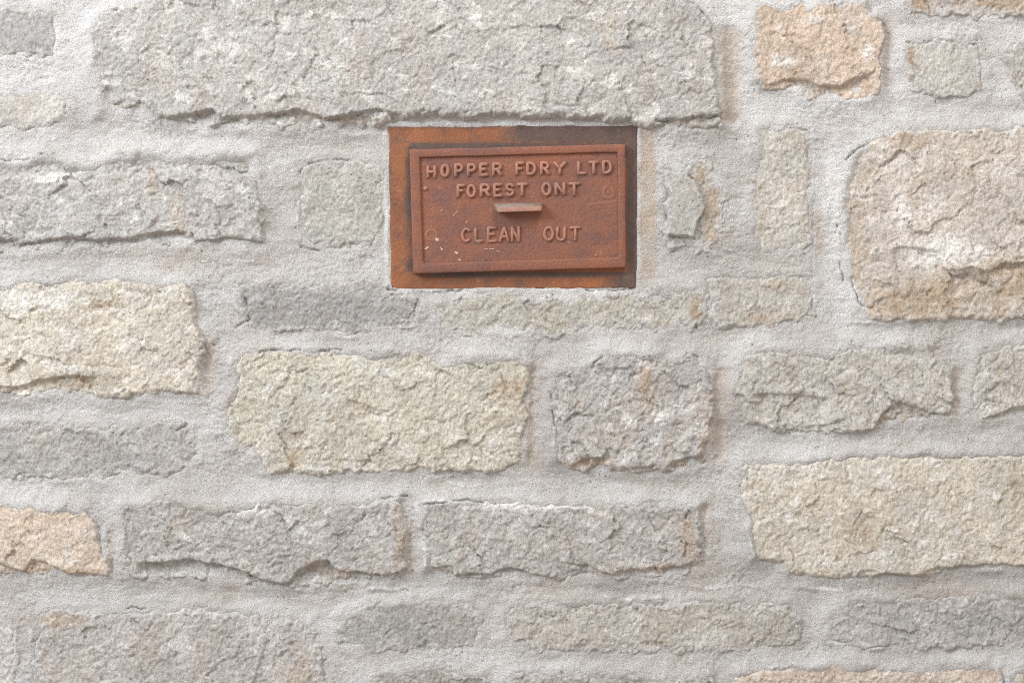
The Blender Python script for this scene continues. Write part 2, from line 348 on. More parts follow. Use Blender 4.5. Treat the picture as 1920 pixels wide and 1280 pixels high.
      l=[([(1412,1051),(1455,1048)],5),([(1612,1080),(1660,1072),(1720,1076),(1755,1062),(1790,1062),(1860,1055),(1920,1058),(2110,1056)],8)]),
 dict(p=[(-150,1150),(0,1152),(16,1162),(22,1200),(28,1240),(30,1300),(20,1350),(-150,1350)], h=4, w=12, c=PALE, o=.4, k=.3, r=.9),
 dict(p=[(75,1150),(100,1138),(180,1150),(230,1152),(300,1145),(400,1145),(470,1150),(545,1162),(590,1185),(602,1230),(602,1300),(580,1345),(80,1345),(55,1270),(70,1200)],
      h=7, w=11, c=(0.475,0.448,0.42), o=.7, k=.55, r=1.1, pl=[([(72,1148),(100,1140),(300,1146),(480,1155),(502,1190),(490,1235),(470,1290),(455,1350),(76,1350),(60,1270)],1.6,0)]),
 dict(p=[(650,1150),(720,1138),(800,1130),(880,1140),(900,1160),(895,1190),(890,1215),(800,1223),(700,1223),(640,1210),(625,1180)], h=4.5, w=11, c=(0.375,0.363,0.347), o=.4, k=.3, r=1.0),
 dict(p=[(948,1160),(970,1140),(1040,1130),(1100,1135),(1200,1135),(1290,1130),(1400,1132),(1480,1138),(1500,1160),(1502,1200),(1480,1212),(1400,1218),(1280,1221),(1100,1223),(1000,1221),(955,1195)], h=6, w=10, c=(0.49,0.458,0.40), o=.65, k=.5, r=1.1),
 dict(p=[(1560,1160),(1580,1135),(1620,1128),(1720,1122),(1800,1120),(1920,1118),(2080,1120),(2080,1210),(1920,1213),(1800,1211),(1700,1213),(1600,1210),(1555,1200)], h=7, w=10, c=(0.445,0.432,0.415), o=.4, k=.5, r=1.1),
 dict(p=[(705,1270),(760,1262),(840,1260),(910,1270),(925,1300),(925,1420),(690,1420)], h=8, w=8, c=(0.40,0.375,0.35), o=.6, k=.3, r=1.2),
 dict(p=[(945,1275),(970,1262),(1040,1268),(1070,1262),(1100,1270),(1150,1265),(1250,1275),(1330,1275),(1345,1300),(1340,1420),(940,1420)], h=8, w=8, c=(0.42,0.39,0.36), o=.6, k=.3, r=1.2),
 dict(p=[(1375,1265),(1410,1262),(1440,1255),(1500,1252),(1560,1248),(1640,1252),(1720,1260),(1780,1250),(1850,1248),(1873,1255),(1878,1300),(1878,1420),(1370,1420)], h=12, w=7, c=(0.66,0.53,0.42), o=.5, k=.6, r=1.1, n="peach-coloured sandstone block"),
 dict(p=[(1895,1260),(1920,1245),(2090,1245),(2090,1420),(1895,1420)], h=10, w=8, c=CREAM, o=.5, k=.5, r=1.1),
]
# the wall goes on past the picture in the same random coursing
rng = np.random.default_rng(7)
X_LO, X_HI, Y_LO, Y_HI = -640, 2560, -420, 1720
def course(x0, x1, y0, y1):
    x = x0
    while x < x1-60:
        w = min(rng.uniform(190, 480), x1-x)
        if x1-(x+w) < 130: w = x1-x
        g = 22; j = lambda: rng.uniform(-7, 7)
        c = [GREY, GREY, CREAM, OLIVE, DARK, WARM, PALE, PEACH][rng.integers(0, 8)]
        a, b_, t, d = x+g, x+w-g, y0+g*.8, y1-g*.8
        STONES.append(dict(p=[(a+j(), t+9+j()), (a+16, t+j()), ((a+b_)/2+j(), t+j()), (b_-14, t+j()), (b_+j(), t+12+j()), (b_+j(), d-14+j()),
                              (b_-16, d+j()), ((a+b_)/2+j(), d+j()), (a+14, d+j()), (a+j(), d-12+j())], h=rng.uniform(5, 16), w=9, c=c, o=.6, k=.5, r=1.1, off=1))
        x += w
for y0, y1 in ((-420, -260), (-260, -85)): course(X_LO, X_HI, y0, y1)
for y0, y1 in ((1425, 1560), (1560, 1720)): course(X_LO, X_HI, y0, y1)
for xa, xb in ((X_LO, -155), (2112, X_HI)):
    y = -85
    while y < 1415:
        hgt = min(rng.uniform(120, 230), 1425-y)
        if 1425-(y+hgt) < 90: hgt = 1425-y
        course(xa, xb, y, y+hgt); y += hgt
course(-150, 680, 1350, 1425)

# tensor sheet: fine inside the picture, coarse beyond it
STEP = 2.1
def axis(lo, a, b, hi):
    return np.concatenate([np.linspace(lo, a, int((a-lo)/8), endpoint=False), np.arange(a, b, STEP), np.linspace(b, hi, int((hi-b)/8))])
xs = axis(X_LO, -45, 1965, X_HI); ys = axis(Y_LO, -45, 1325, Y_HI)
GX, GY = np.meshgrid(xs, ys)
FRAME = [(727,235),(1197,234),(1195,540),(731,542)]

# ---- mortar surface (mm)
M = -0.6 + 2.2*fbm(GX, GY, 170, 3, 2) + 1.1*fbm(GX, GY, 46, 5, 2) + 0.55*fbm(GX, GY, 13, 9, 2)
trowel = fbm((GX+30*perlin(GX/90, GY/60, 22))/8, GY+7*perlin(GX/110, GY/50, 23), 10, 21, 3)
rough_zone = sstep(-0.25, 0.45, fbm(GX, GY, 120, 33, 2))
M += 0.34*trowel*(1.2-rough_zone) + 0.85*(0.25+rough_zone)*fbm(GX, GY, 7.5, 41, 2)
fd = sdf(GX, GY, FRAME)
M = np.where(fd > -40, M*(1-0.75*sstep(-40, -12, fd)) + 1.6*sstep(-34, -6, fd), M)
M = M + 1.5*np.exp(-((fd+3.5)/4.0)**2)*sstep(-0.5, 0.3, fbm(GX, GY, 40, 51, 2))
# hollows beside proud stones (line, half width, depth mm)
for pl, hw, dp in [([(1366,55),(1372,140),(1374,225)],14,6),([(386,655),(384,725)],10,5),([(1349,700),(1348,850)],13,5),([(1662,50),(1664,155)],8,4),
                   ([(1797,700),(1793,760)],10,5),([(207,1000),(208,1068)],6,4),([(1528,380),(1540,470)],8,2),([(590,1085),(720,1088)],8,5),
                   ([(640,240),(730,240)],8,4),([(1322,950),(1318,1060)],9,4),([(768,985),(770,1060)],7,4),([(1000,700),(998,860)],8,3)]:
    M -= 0.55*dp*(1-sstep(hw*0.2, hw*1.35, line_dist(GX + 5*perlin(GX/40, GY/28, 7) + 3*perlin(GX/14, GY/14, 6), GY + 5*perlin(GX/25, GY/25, 8), pl)))
# trowel lips: thin raised seams of smooth mortar
LIPS = [([(545,618),(600,615),(640,621),(700,617),(775,612)],2.5,1.8),([(600,628),(690,630),(730,622)],4,1.2),([(762,648),(800,655)],3,1.5),([(850,650),(890,655)],3,1.5),
        ([(1590,606),(1660,604),(1740,601)],2.5,1.6),([(845,905),(875,912),(910,908)],3,1.6),([(955,935),(985,942)],5,2),([(1120,1117),(1180,1126),(1260,1124)],3.5,1.8),
        ([(540,1106),(600,1108),(760,1104)],3,1.6),([(1555,1207),(1600,1213),(1650,1212),(1700,1218)],4,2.2),([(1440,1252),(1490,1246),(1520,1250)],4,1.8),
        ([(1037,740),(1038,800),(1036,850)],2.5,1.6),([(1398,985),(1405,1020),(1412,1040)],5,2.4),([(60,1165),(56,1180),(60,1230),(62,1260)],5,2),([(28,1165),(24,1200),(30,1250)],3,1.6),
        ([(858,892),(800,892)],2.5,1.6),([(1240,1092),(1320,1102),(1480,1104),(1580,1108)],3,1.3),([(870,217),(905,222)],4,1.5),([(735,230),(790,216),(850,213)],2.5,1.4),
        ([(560,330),(557,400),(561,450)],2.5,1.4),([(778,950),(790,990),(797,1020),(797,1060)],4,1.8),([(1545,370),(1560,480),(1585,560)],7,1.6),([(1570,420),(1575,500),(1592,560)],3,1.5),
        ([(432,670),(424,720)],4,1.4),([(1380,930),(1385,975)],3,1.6),([(790,945),(830,940)],3,1.5),([(735,400),(723,440),(724,520)],3,1.2)]
# hairline shrinkage cracks where mortar and stone part
CRACKS = [[(1586,298),(1612,278),(1648,253)],[(486,660),(515,655),(530,661),(545,656),(562,654)],[(587,661),(640,655)],[(690,936),(725,932),(762,932)],[(795,946),(850,936),(905,940)],
          [(1288,-2),(1303,12),(1327,34)],[(1700,78),(1730,82),(1760,75),(1828,82)],[(-10,300),(45,301),(80,288)],[(195,27),(222,20)],[(1570,425),(1578,500),(1584,545)],[(557,350),(562,322),(580,303),(650,300)],
          [(1247,441),(1304,447)],[(1556,1206),(1592,1203)],[(205,1148),(245,1138),(300,1148)],[(440,614),(466,598),(458,560)],[(1034,740),(1040,800)],[(1228,226),(1345,218)],[(1100,700),(1128,668)],[(1262,683),(1285,664),(1310,668)],
          [(1640,590),(1610,560),(1596,520)],[(1480,240),(1515,244)],[(560,462),(600,470)],[(728,545),(800,548),(900,545)],[(1100,545),(1190,542)],[(1683,398),(1692,380)],[(330,810),(350,795)],[(735,552),(700,566)]]
CR = np.zeros_like(M)
ckx = GX+3.5*fbm(GX, GY, 22, 91, 3, 0.6); cky = GY+3.5*fbm(GX, GY, 22, 92, 3, 0.6)
for pl in CRACKS:
    P = np.array(pl); sel = (slice(*np.searchsorted(ys, [P[:,1].min()-20, P[:,1].max()+20])), slice(*np.searchsorted(xs, [P[:,0].min()-20, P[:,0].max()+20])))
    CR[sel] = np.maximum(CR[sel], 3.4*np.exp(-(line_dist(ckx[sel], cky[sel], pl)/1.9)**2)*sstep(-0.5, 0.2, fbm(GX[sel], GY[sel], 30, 93, 2)))
# pin holes left by sand and air in the mortar
hx = perlin(GX/5.5, GY/5.5, 95); CR = CR + 2.2*sstep(0.62, 0.8, hx)*sstep(0.15, 0.5, fbm(GX, GY, 90, 96, 2))
lipm = np.zeros_like(M)
wx_ = GX+4*fbm(GX, GY, 40, 61, 3); wy_ = GY+6*fbm(GX, GY, 60, 62, 3)
for pl, hw, up in LIPS:
    P = np.array(pl); sel = (slice(*np.searchsorted(ys, [P[:,1].min()-30, P[:,1].max()+30])), slice(*np.searchsorted(xs, [P[:,0].min()-30, P[:,0].max()+30])))
    g = np.exp(-(line_dist(wx_[sel], wy_[sel], pl)/hw)**2)
    g = g*sstep(-0.45, 0.35, fbm(GX[sel], GY[sel], 45, 66, 2))
    M[sel] += up*g; lipm[sel] = np.maximum(lipm[sel], g)

wall = bpy.data.objects.new("stone_wall", None)
Z_BASE = Z0 + (640-Y_HI)*S
wall.location = (0, 0, Z_BASE); link(wall)
wall["label"] = "rough limestone rubble wall with wide pale grey mortar joints, filling the whole picture"
wall["category"] = "stone wall"

# where single stones are iron-brown or carry lime (centre, radii, amount)
IRON = [(1760,560,160,45,.8),(1890,530,70,45,.95),(1700,258,70,25,.6),(1610,430,30,120,.5),(1645,580,40,25,.7),(1338,405,20,75,1.0),(1318,325,22,28,.8),(1310,580,16,45,.8),
        (1440,598,60,12,.5),(1455,535,45,14,.5),(560,1250,52,65,.35),(110,1160,55,24,.6),(1140,60,22,55,.45),(1720,12,35,14,.9),(1870,8,70,16,.8),(1707,120,9,48,1.0),(1838,160,16,18,.7),
        (1210,720,16,60,.6),(1325,830,12,45,.8),(1875,690,10,30,.5),(330,400,16,45,.6),(285,340,14,30,.5),(200,575,34,16,.6),(150,718,55,14,.7),(960,730,32,28,.6),(550,850,18,50,.5),
        (620,1075,45,14,.6),(1290,1020,18,55,.6),(750,1010,12,65,.6),(1600,970,70,75,.4),(640,227,90,9,.6),(1285,233,70,8,.4),(1500,170,90,10,.6),(100,1070,110,8,.7),(210,205,30,9,.8),
        (470,160,14,40,.35),(320,130,14,50,.4),(1700,790,60,18,.5),(1520,330,10,60,.6),(1425,400,14,60,.4),(590,1065,20,20,.5),(1220,1065,90,12,.5),(1100,868,60,9,.6),(1280,868,50,8,.6)]
LIME = [(60,560,130,32,.8),(250,550,110,16,.6),(1780,470,130,45,.9),(1690,400,24,65,.8),(430,80,65,65,.55),(700,40,220,32,.5),(1200,70,130,28,.5),(1230,780,34,40,.8),(1180,790,22,22,.8),
        (480,955,65,16,1.0),(1000,947,170,12,.95),(740,700,210,26,.5),(610,760,40,55,.55),(1470,115,40,22,.7),(1530,38,45,15,.7),(1628,100,22,34,.8),(1760,1050,65,22,.6),(1500,885,100,20,.5),
        (420,350,60,25,.5),(100,335,90,14,.8),(330,180,60,40,.5),(1700,1265,120,14,.6),(1480,1200,40,10,.5),(1585,1140,18,20,.7),(950,1180,14,30,.5),(700,880,250,8,.6),(1100,690,60,12,.5)]
def blotch(x, y, lst):
    m = np.zeros(x.shape)
    x0, x1, y0, y1 = x.min(), x.max(), y.min(), y.max()
    for cx, cy, rx, ry, a in lst:
        if cx+1.5*rx < x0 or cx-1.5*rx > x1 or cy+1.5*ry < y0 or cy-1.5*ry > y1: continue
        m = np.maximum(m, a*np.exp(-(((x-cx)/rx)**2+((y-cy)/ry)**2)))
    return m
BANK = np.zeros(M.shape); BUILT = []
FADE = lambda d: 1-sstep(38, 58, -d)
TOP = np.full(M.shape, -60.0)              # highest stone surface over the sheet
for i, st in enumerate(STONES):
    P = np.array(st['p'], float); pad = 60
    r0, r1 = np.searchsorted(ys, [P[:,1].min()-pad, P[:,1].max()+pad]); c0, c1 = np.searchsorted(xs, [P[:,0].min()-pad, P[:,0].max()+pad])
    x = GX[r0:r1, c0:c1]; y = GY[r0:r1, c0:c1]; sd = 1000 + 97*i; r = st['r']; ox = x + 777*i
    j1 = fbm(ox, y, 34, sd, 3, 0.6); j2 = fbm(ox, y, 34, sd+50, 3, 0.6)
    j3 = fbm(ox, y, 9, sd+70, 2)
    wa = 9.5 if st['h'] < 9 else 6.5
    d = sdf(x + wa*j1, y + wa*j2, st['p']) + 1.3*j3 + 2.0*fbm(ox, y, 19, sd+75, 2) + (11.0 if st['h'] < 9 else 6.5)
    w = st['w']*1.7
    prof = 1-(1-np.clip((d+1.0)/w, 0, 1))**2.4
    hh = st['h']*(0.70 if st['h'] > 9 else 0.82); h = -9 + (hh+9)*prof
    h = np.where(d < -1.0, -9 + (d+1.0)*5.0, h)
    # broken face
    wx = ox + 9*fbm(ox, y, 30, sd+3, 2) + 3*j3; wy = y + 9*fbm(ox, y, 30, sd+4, 2) + 3*j1
    rx = wx*0.80 + wy*0.60; ry = -wx*0.60 + wy*0.80
    k = min(1.0, st['h']/9.0)*r
    rel = k*(1.7*fbm(ox, y, 150, sd+5, 2) + 0.75*facets(rx, ry*1.3, 74, sd+6, 0.05, 0.20) + 0.5*facets(rx+40, ry*1.2, 38, sd+8, 0.055, 0.10)) \
        + r*(0.42*facets(rx*1.15, ry, 23, sd+12, 0.055, 0.08) + 0.42*facets(rx*1.2, ry, 10, sd+18, 0.10, 0.10)
             + 0.92*fbm(rx*1.25, ry*0.85, 20, sd+30, 2, 0.6) + 0.85*fbm(rx*1.7, ry*0.62, 9.5, sd+31, 3, 0.68)*(0.7+0.7*np.abs(j1)))
    rel += r*0.5*np.abs(fbm(ox, y, 26, sd+33, 2))*-1.0
    h = h + rel*sstep(-1, w*0.8, d)
    bl = st.get('bl')
    if bl: h = h - bl[2]*(1-sstep(bl[0]+20, bl[1], x + 16*j1))*sstep(60, 230, y)*prof
    for pl, dp in st.get('l', []):
        Q = np.array(pl, float)
        yl = np.interp(x, Q[:,0], Q[:,1]) + 2.4*fbm(ox, y*0.2, 24, sd+40, 4, 0.6)
        ends = sstep(Q[0,0]-3, Q[0,0]+22, x)*(1-sstep(Q[-1,0]-22, Q[-1,0]+3, x))
        below = y-yl
        h = h - dp*ends*sstep(-0.6, 3.4, below)*(0.68+0.35*j2)*(1-0.5*sstep(10, 60, below))
        h = h + 0.5*ends*np.exp(-((below+6)/7.0)**2)
    for pl, dp in st.get('t', []):
        Q = np.array(pl, float)
        yl = np.interp(x, Q[:,0], Q[:,1]) + 6*fbm(ox, y, 26, sd+42, 3, 0.6)
        h = h - dp*(1-sstep(-7, 3, y-yl))*prof
    for pl, up, flat in st.get('pl', []):
        dd = sdf(x+3.5*j1, y+3.5*j2, pl)+1.2*j3
        pm = sstep(-0.8, 2.2, dd)
        h = h - rel*flat*pm*2 + up*pm
    # mortar is dragged up against the stone, most of all on its upper and left sides
    d0 = sdf(x, y, st['p']); gy_, gx_ = np.gradient(d0, ys[r0:r1], xs[c0:c1]); low = st['h'] < 9
    wt = (0.60 if low else 0.46) + (0.34 if low else 0.46 if not bl else 0.3)*sstep(-0.55, 0.75, gx_*0.75+gy_*0.9 + 0.45*fbm(ox, y, 70, sd+80, 2))
    bank = hh/0.82*min(0.92, wt.max())*wt*np.exp(-np.clip(-d, 0, None)/26.0)*(1-sstep(8, 34, d))
    bank = bank + 2.0*sstep(0.0, 0.55, fbm(ox, y, 55, sd+85, 3, 0.6))*np.exp(-((d-4)/11.0)**2)
    if d.shape[0] > 3: BANK[r0:r1, c0:c1] = np.maximum(BANK[r0:r1, c0:c1], bank*FADE(d))
    h = h - CR[r0:r1, c0:c1]
    BUILT.append((st, P, r0, r1, c0, c1, x, y, h, d))
def smooth2(a, n):
    for _ in range(n):
        p = np.pad(a, 1, mode='edge'); a = (p[:-2, 1:-1]+p[2:, 1:-1]+p[1:-1, :-2]+p[1:-1, 2:]+2*a)/6
    return a
BANK = smooth2(BANK, 12)
M = M - CR
M = M + np.where(fd > -30, BANK*(1-sstep(-30, -8, fd)), BANK)
for st, P, r0, r1, c0, c1, x, y, h, d in BUILT:
    mh = M[r0:r1, c0:c1]
    TOP[r0:r1, c0:c1] = np.maximum(TOP[r0:r1, c0:c1], np.where(d > 6, h, -60))
    vis = (h > mh-6) & (fd[r0:r1, c0:c1] < 3)
    mask = vis[:-1, :-1] | vis[1:, :-1] | vis[1:, 1:] | vis[:-1, 1:]
    if not mask.any(): continue
    cx, cy = P[:,0].mean(), P[:,1].mean()
    band = 16 + 16*(st['h'] < 9)
    res = np.clip(1-d/band, 0, 1)
    me, used = grid_mesh("stone", (x-cx)*S, -h/1000.0, (cy-y)*S, mask)
    iron = blotch(x, y, IRON); lime = blotch(x, y, LIME)
    pc = np.stack([iron, lime, res, np.ones_like(res)], -1).reshape(-1, 4)[used].astype(np.float32)
    ra = me.color_attributes.new('patches', 'FLOAT_COLOR', 'POINT'); ra.data.foreach_set('color', pc.ravel())
    me.materials.append(MAT_STONE)
    o = bpy.data.objects.new("stone", me); link(o, wall)
    o.location = ((cx-960)*S, 0, Z0+(640-cy)*S-Z_BASE)
    lum = 0.3*st['c'][0]+0.6*st['c'][1]+0.1*st['c'][2]
    o.color = (*[k_*(0.89*(v*0.80+lum*0.20)+0.040) for v, k_ in zip(st['c'], (1.0, 0.994, 1.0))], 1); o["ochre"] = float(st['o'])*0.7; o["calcite"] = float(st['k'])
    if 'n' in st: o["label"] = st['n']

# ---- mortar mesh: sheet turned back into a thick slab at its rim
hid = (TOP > M+7) | (fd > 10)
Mh = np.where(fd + 3.4*fbm(GX, GY, 42, 53, 3) > 4.0, -12.0, M)
mask = ~(hid[:-1, :-1] & hid[1:, :-1] & hid[1:, 1:] & hid[:-1, 1:])
mx = (GX-960)*S; mz = Z0+(640-GY)*S-Z_BASE; my = -Mh/1000.0
def ringpad(a): return np.pad(a, 1, mode='edge')
mx2 = ringpad(mx); mz2 = ringpad(mz); my2 = ringpad(my)
my2[0, :] = my2[-1, :] = 0.25; my2[:, 0] = my2[:, -1] = 0.25
mask2 = np.pad(mask, 1, constant_values=True)
me, used = grid_mesh("mortar", mx2, my2, mz2, mask2)
white = 0.68*(1-sstep(120, 620, np.hypot((GX-150)*0.9, (GY-90)*2.2)))*(0.6+0.5*fbm(GX, GY, 60, 71, 3))  # paler lime and top-left light, both put into the colour
white = np.maximum(white, 0.62*np.exp(-((GX-1560-0.12*(GY-300))/26)**2)*sstep(215, 300, GY)*(1-sstep(560, 640, GY)))
white = np.maximum(white, 0.55*sstep(1280, 1500, GX)*(1-sstep(150, 330, GY))*(0.7+0.6*fbm(GX, GY, 70, 73, 3)))
white = np.maximum(white, 0.8*np.exp(-((fd+5)/5.5)**2)*sstep(-0.35, 0.4, fbm(GX, GY, 50, 78, 3)))
white = np.clip(np.maximum(white, 0.85*lipm*sstep(-0.3, 0.3, fbm(GX, GY, 22, 75, 2))), 0, 1)  # lips whitened: their highlights are painted in
sand_shade = np.clip(0.85*np.exp(-((GX-1216)/16.0)**4)*sstep(232, 250, GY)*(1-sstep(490, 545, GY))*(0.75+0.5*fbm(GX, GY, 40, 77, 2)), 0, 1)
sand_shade = np.maximum(sand_shade, 0.6*np.exp(-((GX-1372)/17.0)**4)*sstep(35, 60, GY)*(1-sstep(215, 240, GY)))  # shade band beside the proud stone, painted tan
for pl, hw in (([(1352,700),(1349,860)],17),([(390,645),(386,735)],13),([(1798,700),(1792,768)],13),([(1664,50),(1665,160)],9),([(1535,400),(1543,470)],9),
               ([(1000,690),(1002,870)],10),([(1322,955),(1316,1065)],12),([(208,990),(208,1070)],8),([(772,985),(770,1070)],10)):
    sand_shade = np.maximum(sand_shade, 0.42*np.exp(-(line_dist(GX+5*perlin(GX/30, GY/30, 7), GY, pl)/hw)**2))  # shade bands beside other stones, put into the joint colour
sand_shade = np.clip(sand_shade, 0, 1)
col = np.stack([ringpad(white), ringpad(sand_shade), np.zeros_like(mx2), np.ones_like(mx2)], -1).reshape(-1, 4)[used].astype(np.float32)
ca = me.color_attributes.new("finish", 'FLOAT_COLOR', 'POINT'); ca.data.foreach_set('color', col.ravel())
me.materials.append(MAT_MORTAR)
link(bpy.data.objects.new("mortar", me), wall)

# ---------------------------------------------------------------- the clean-out hatch
hatch = bpy.data.objects.new("clean_out_hatch", None)
hz = Z0+(640-542)*S; hatch.location = ((962-960)*S, 0, hz); link(hatch)
hatch["label"] = "rusty cast-iron chimney clean-out hatch with raised lettering, set into the stone wall"
hatch["category"] = "hatch"
def hp(px, py, mm): return ((px-962)*S, -mm/1000.0, Z0+(640-py)*S-hz)

def plate(name, quad, base, top, rnd, step, mat, parent, relief=None, seed=0, wob=0.6):
    """cast plate over a measured quad: rounded edges, uneven face, closed back."""
    (ax, ay), (bx, by), (cx, cy), (dx, dy) = quad
    W = max(bx-ax, cx-dx); H = max(dy-ay, cy-by)
    def ax1(L):
        e = np.array([0, .12, .3, .6, 1.0])*rnd
        return np.concatenate([[0], e, np.arange(rnd+step, L-rnd-step/2, step), L-e[::-1], [L]])
    us = ax1(W)/W; vs = ax1(H)/H
    U, V = np.meshgrid(us, vs)
    PX = (ax*(1-U)+bx*U)*(1-V)+(dx*(1-U)+cx*U)*V; PY = (ay*(1-U)+by*U)*(1-V)+(dy*(1-U)+cy*U)*V
    e = np.minimum(np.minimum(U*W, (1-U)*W), np.minimum(V*H, (1-V)*H))
    t = np.clip(1-e/rnd, 0, 1)
    h = top-(rnd*S*1000)*(1-np.sqrt(np.clip(1-t*t, 0, 1)))*0.8 + 0.28*fbm(PX, PY, 60, 300+seed, 3) + 0.07*fbm(PX, PY, 6, 320+seed, 2)
    if relief is not None: h = h + relief(PX, PY)
    fade = np.clip(1-e/12, 0, 1)
    PX = PX + wob*fbm(PX, PY, 30, 340+seed, 3)*fade; PY = PY + wob*fbm(PX, PY, 30, 360+seed, 3)*fade
    h[0, :] = h[-1, :] = base; h[:, 0] = h[:, -1] = base
    X = (PX-962)*S; Z = Z0+(640-PY)*S-hz
    me, used = grid_mesh(name, X, -h/1000.0, Z, np.ones((X.shape[0]-1, X.shape[1]-1), bool))
    R, C = X.shape; rim = [c for c in range(C)] + [r*C+C-1 for r in range(1, R)] + [(R-1)*C+c for c in range(C-2, -1, -1)] + [r*C for r in range(R-2, 0, -1)]
    me.materials.append(mat)
    o = link(bpy.data.objects.new(name, me), parent)
    return o, PX, PY
def swirl(px, py):
    d = np.hypot(px-739, py-380); return 0.5*np.cos(d/1.9)*np.exp(-(d/9.0)**2)
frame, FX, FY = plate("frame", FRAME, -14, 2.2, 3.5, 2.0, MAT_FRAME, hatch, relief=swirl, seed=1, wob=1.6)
sc_ = np.zeros_like(FX)  # scorch, plus shade around the door put into the colour
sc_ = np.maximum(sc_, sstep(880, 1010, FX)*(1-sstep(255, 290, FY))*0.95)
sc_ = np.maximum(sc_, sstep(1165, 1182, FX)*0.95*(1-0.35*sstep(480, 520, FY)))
sc_ = np.maximum(sc_, 1.25*sstep(746, 766, FX)*(1-sstep(790, 800, FX))*sstep(262, 280, FY)*(1-sstep(500, 520, FY))*(0.6+0.5*fbm(FX, FY, 50, 81, 2)))  # painted shade along the door's left edge
sc_ = np.maximum(sc_, 0.95*sstep(262, 270, FY)*(1-sstep(290, 300, FY))*sstep(758, 772, FX))  # painted shade along the door's top edge
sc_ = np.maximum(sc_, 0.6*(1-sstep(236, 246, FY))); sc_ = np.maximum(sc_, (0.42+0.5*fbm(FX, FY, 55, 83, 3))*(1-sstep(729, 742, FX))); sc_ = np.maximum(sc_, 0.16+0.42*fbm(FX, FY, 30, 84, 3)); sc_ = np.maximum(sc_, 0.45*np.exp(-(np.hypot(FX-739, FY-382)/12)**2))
sc_ = np.maximum(sc_, 0.9*sstep(1080, 1180, FX)*sstep(500, 525, FY)); sc_ = np.maximum(sc_, 0.85*sstep(506, 512, FY)*(1-sstep(516, 526, FY))*sstep(770, 800, FX)); sc_ = np.maximum(sc_, 0.5*(1-sstep(0, 16, np.hypot(FX-748, FY-262))))  # scorched corner, and the shadow line under the door painted in
fa = frame.data.attributes.new("scorch_shade", 'FLOAT', 'POINT'); fa.data.foreach_set('value', sc_.ravel().astype(np.float32))

DOOR = [(768,281),(1172,271),(1173,502),(775,513)]
def inset(q, l, t, r_, b):
    (ax, ay), (bx, by), (cx, cy), (dx, dy) = q
    return [(ax+l, ay+t), (bx-r_, by+t), (cx-r_, cy-b), (dx+l, dy-b)]
def tubes(px, py):
    h = np.zeros_like(px)
    for cx, cy, rx, ry, a0, a1 in ((809,441,10,10,0,6.3),(1141,361,9.5,11,-1.0,4.4)):
        a = np.arctan2(py-cy, px-cx); q = np.hypot((px-cx)/rx, (py-cy)/ry)
        on = ((a-a0) % 6.2832) < (a1-a0)
        h += 0.55*np.exp(-((q-1)*rx/1.7)**2)*on
    h += 0.35*np.exp(-((line_dist(px, py, [(1100,385),(1158,377)]))/2.0)**2)
    return h
door, _, _ = plate("door", inset(DOOR, 2, 2, 2, 2), 2.6, 9.2, 2.5, 1.5, MAT_DOOR, hatch, relief=tubes, seed=2)

# rim: a mitred cast border with rounded shoulders
def ring(name, outer, inner, prof, mat, parent):
    """prof: list of (t 0 outer..1 inner, mm height)."""
    n = 40; rows = []
    for k in range(4):
        o0, o1 = outer[k], outer[(k+1) % 4]; i0, i1 = inner[k], inner[(k+1) % 4]
        for s in range(n):
            u = s/n; rows.append(((o0[0]+(o1[0]-o0[0])*u, o0[1]+(o1[1]-o0[1])*u), (i0[0]+(i1[0]-i0[0])*u, i0[1]+(i1[1]-i0[1])*u)))
    V = []; m = len(prof)
    for (ox, oy), (ix, iy) in rows:
        w1 = float(fbm(np.array([ox]), np.array([oy]), 40, 401, 3)[0]); w2 = float(fbm(np.array([ox]), np.array([oy]), 26, 411, 3)[0])
        for t, mm in prof:
            V.append(hp(ox+(ix-ox)*t+0.5*w1, oy+(iy-oy)*t+0.5*w2, mm+0.18*w2))
    F = []; L = len(rows)
    for a in range(L):
        b = (a+1) % L
        for q in range(m-1): F.append((a*m+q, b*m+q, b*m+q+1, a*m+q+1))
    me = poly_mesh(name, V, F); me.materials.append(mat)
    return link(bpy.data.objects.new(name, me), parent)
ring("rim", DOOR, inset(DOOR, 19, 15, 14, 19),
     [(0, 3.0), (0, 10.7), (.02, 11.5), (.07, 12.0), (.16, 12.3), (.84, 12.2), (.93, 12.0), (.99, 11.4), (1.02, 9.6), (1.05, 8.4)], MAT_DOOR, door)

